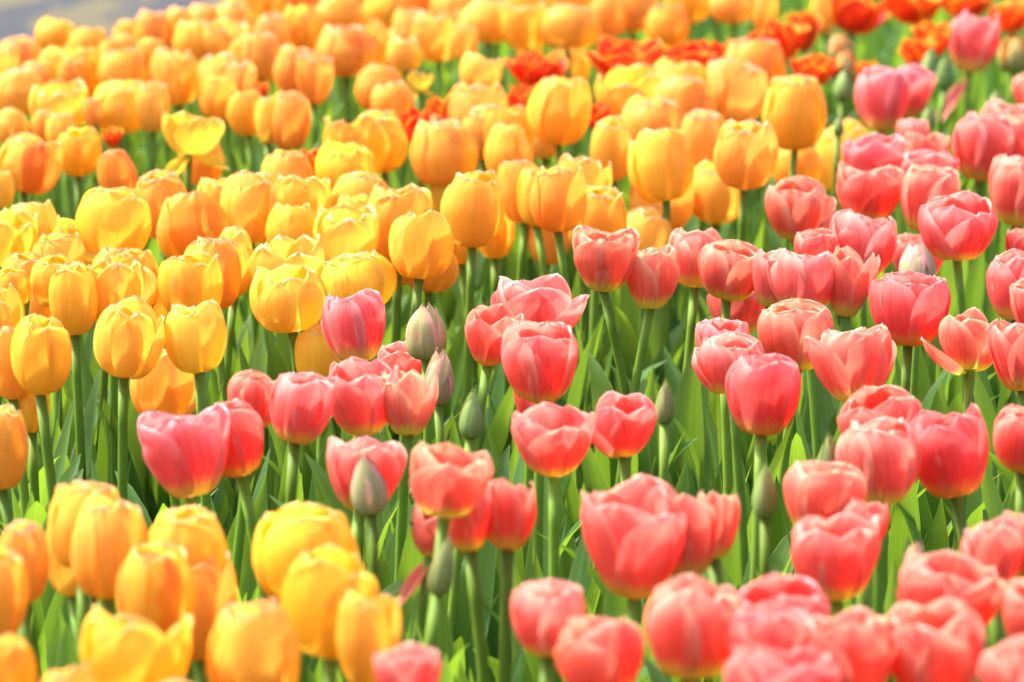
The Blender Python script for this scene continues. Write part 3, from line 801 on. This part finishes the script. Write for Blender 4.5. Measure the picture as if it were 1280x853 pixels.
def make_tulip(idx, kind, l, t, r, b, opts, label):
    rnd = random.Random(int(l * 7919 + t * 104729 + r * 31 + 5))
    if t < 120 and kind in 'Y':      # blurred far blooms measure a little small
        ex = .04 * (r - l); l, r, t = l - ex, r + ex, t - ex
    if kind in 'YP': ex = (.055 if kind == 'Y' and t < 345 else -.015) * (r - l); l, r, t = l - ex, r + ex, t - max(ex, 0)
    w, h, cx = r - l, b - t, (l + r) / 2
    est = (t + h * .5 + 527) / 11.0
    ycen = t + min(h * .5, est * .62)
    d = plane_depth(ycen) * (1 + float(opts.get('d', 0)))
    d = plane_depth(ycen + float(opts.get('dy', 0))) * (1 + float(opts.get('d', 0)))
    Wr = w / FPX * d
    Hr = h / FPX * d
    # flower base point
    C = Vector((0, 0, CAM_H))
    sink = .10 * Wr if kind != 'G' else 0
    P = C + ray_dir(cx, b) * d + Vector((0, 0, .35 * sink))
    H = (Hr - sink * .6) / math.cos(PITCH) * (.98 if kind != 'O' else .9)
    if kind == 'O':
        H = max(H, Wr * .55)
    lean = float(opts.get('lean', rnd.gauss(0, 2.6)))
    lean2 = rnd.gauss(0, 2.6)
    # stem from the ground to P
    base = Vector((P.x - math.tan(R(lean)) * P.z, P.y - math.tan(R(lean2)) * P.z, 0.0))
    axis = (P - base)
    L = axis.length
    q = Vector((0, 0, 1)).rotation_difference(axis.normalized())
    name, cat, group = FULL[kind]
    root = bpy.data.objects.new(name, None)
    root.empty_display_size = .02
    root.rotation_mode = 'QUATERNION'
    root.location = base
    root.rotation_quaternion = q
    root['label'], root['category'], root['group'] = label, cat, group
    scene.collection.objects.link(root)
    # colours that belong to this plant
    if kind in 'YS':
        g = rnd.gauss(0, .07)
        color = (1.0, min(1.18, 1.0 + g), 1.0 + rnd.uniform(0, .8), 1)
        if rnd.random() < .12: color = (1.0, .86, 1.4, 1)
        if t < 150: color = (1.0, color[1] * .95, color[2] * 1.15, 1)
        if opts.get('c') == 'flush': color = (1.0, .74, 1.2, 1)
        if kind == 'S': color = (1.0, 1.03, 1.1, 1)
    elif kind == 'P':
        g = rnd.uniform(-.12, .22)
        color = (1.0, 1 + g, 1 + g + rnd.uniform(-.15, .12), 1)
        if opts.get('c') == 'rose': color = (.98, 1.0, 1.22, 1)
        if opts.get('c') == 'peach': color = (1.0, 1.38, 1.12, 1)
        if opts.get('c') == 'deep': color = (.98, .72, .82, 1)
        if opts.get('c') == 'green': color = (.90, 1.12, .92, 1)
    else:
        g = rnd.uniform(.9, 1.12)
        color = (g, rnd.uniform(.92, 1.12), g, 1)
        if opts.get('c') == 'scarlet': color = (1.0, .68, 1.0, 1)
    sg = rnd.uniform(.8, 1.15)
    scol = (sg, sg * rnd.uniform(.95, 1.05), sg, 1)
    child('stem', rnd.choice(STEMS), root, Matrix.Rotation(rnd.uniform(0, 6.28), 4, 'Z') @ Matrix.Diagonal((1.0 if kind != 'G' else .85, 1.0 if kind != 'G' else .85, L + .002, 1)), scol)
    # leaves
    nl = 5 if kind != 'G' else 4
    a0 = rnd.uniform(0, 6.28)
    for k in range(nl):
        ll = rnd.uniform(.25, .37) * (1 - .07 * k)
        az = a0 + k * 2.4 + rnd.uniform(-.4, .4)
        m = Matrix.Translation((0, 0, .012 + .03 * k)) @ Matrix.Rotation(az, 4, 'Z') @ Matrix.Translation((.004, 0, 0)) @ Matrix.Rotation(R(rnd.uniform(-3, 8)), 4, 'Y') @ Matrix.Diagonal((ll, ll * rnd.uniform(.85, 1.2), ll, 1))
        lg = rnd.uniform(.75, 1.25)
        child('leaf', rnd.choice(LEAVES), root, m, (lg * rnd.uniform(.9, 1.2), lg, lg * rnd.uniform(.85, 1.2), 1))
    # the bloom
    top = Matrix.Translation((0, 0, L)) @ Matrix.Rotation(R(rnd.gauss(0, 4)), 4, 'X') @ Matrix.Rotation(R(rnd.gauss(0, 3.5)), 4, 'Y')
    spin = rnd.uniform(0, 360)
    if kind == 'S':
        petals = [((HANG['Y'],) + q[1:]) if i in (2, 4) else q for i, q in enumerate(KINDS['Y'][6])]; spin = 110
    elif kind == 'G':
        petals = rnd.choice(KINDS['G' + opts['t']])
    else:
        kl = KINDS[kind]
        petals = kl[int(opts['v'])] if 'v' in opts else kl[rnd.choice((0, 0, 1, 1, 2, 3, 4, 4, 5, 6, 7, 7))] if kind == 'Y' else rnd.choice(kl)
    loose = [float(x) for x in opts['loose'].split(',')] if 'loose' in opts else None
    pick = None
    if loose:
        pick = min(range(len(petals)), key=lambda i: abs(((petals[i][1] + spin - loose[0] + 180) % 360) - 180))
    wide = {'O': .95, 'G': .9 if t > 200 else 1.0}.get(kind, 1.0)
    if kind == 'S': wide, H = .78, H * .66
    streak = None
    if 'streak' in opts:
        streak = min(range(len(petals)), key=lambda i: abs(((petals[i][1] + spin - float(opts['streak']) + 180) % 360) - 180))
    for i, (me, az, op, zs) in enumerate(petals):
        if kind == 'S':      # fallen open: two petals up, the others spread or hanging
            op = (14, 10, 122, 12, 102, 20)[i]
            az = 60 * i; zs = 1.0
        if i == pick:
            az, op = loose[0] - spin, loose[1]
        elif kind != 'G':
            op += rnd.gauss(0, 1.8)
            if rnd.random() < .035: op += rnd.uniform(7, 20)
        if op > 90 and kind != 'S': me, zs = HANG[kind], 1.15
        m = top @ Matrix.Rotation(R(az + spin), 4, 'Z') @ Matrix.Rotation(R(op), 4, 'Y') @ Matrix.Diagonal((Wr * wide, Wr * wide, H * zs, 1))
        c = tuple(max(0, color[k] * rnd.uniform(.96, 1.04)) for k in range(3)) + (1,)
        if i == streak: c = (1.0, .52 if t < 220 else .68, .9, 1)
        child('petal', me, root, m, c)
    if kind == 'S' or (loose and loose[1] > 30):
        child('pistil', PISTIL, root, top, (1, 1, 1, 1))
        for k in range(6):
            child('stamen', STAMEN, root, top @ Matrix.Rotation(R(60 * k + 20), 4, 'Z'), (1, 1, 1, 1))
    return root

for idx, line in enumerate(TABLE.strip().splitlines()):
    head, _, label = line.partition('|')
    f = head.split()
    opts = {}
    for a in f[5:]:
        if '=' in a:
            k, v = a.split('=')
            opts[k] = v
        else:
            opts['t'] = a
    make_tulip(idx, f[0], *[float(x) for x in f[1:5]], opts, label.strip())

# ------------------------------------------------------------------ low leaves that cover the bed
def inside(x, y, poly):
    c = False
    for i in range(len(poly)):
        (x1, y1), (x2, y2) = poly[i], poly[i - 1]
        if (y1 > y) != (y2 > y) and x < (x2 - x1) * (y - y1) / (y2 - y1) + x1: c = not c
    return c
gr = random.Random(77)
V_, F_, U_ = [], [], []
cnt = 0
while cnt < 9000:
    far = cnt > 6000
    y = gr.uniform(4.6, 12.5) if far else gr.uniform(1.5, 6.6)
    x = gr.uniform(-.16 * y - .25, .16 * y + .25)
    if not inside(x, y, BED): continue
    cnt += 1
    ll = gr.uniform(.24, .40) if far else gr.uniform(.16, .33)
    vv, ff, uu = leaf_grid(gr, 1.0, gr.uniform(.115, .18), gr.uniform(4, 20), gr.choice((0, 0, 8, 40)), gr.uniform(.2, .8), gr.uniform(-1, 1), nv=8, nu=5)
    m = Matrix.Translation((x, y, 0)) @ Matrix.Rotation(gr.uniform(0, 6.28), 4, 'Z') @ Matrix.Scale(ll, 4)
    n0 = len(V_)
    V_ += [tuple(m @ Vector(p)) for p in vv]
    F_ += [tuple(n0 + i for i in f) for f in ff]
    U_ += uu
ug = bpy.data.objects.new('leaf_undergrowth', mesh_from('leaf_undergrowth', V_, F_, U_, MAT_LEAF))
ug['kind'] = 'stuff'
ug['label'] = 'dense green tulip leaves covering the soil between the stems'
ug['category'] = 'leaves'
scene.collection.objects.link(ug)
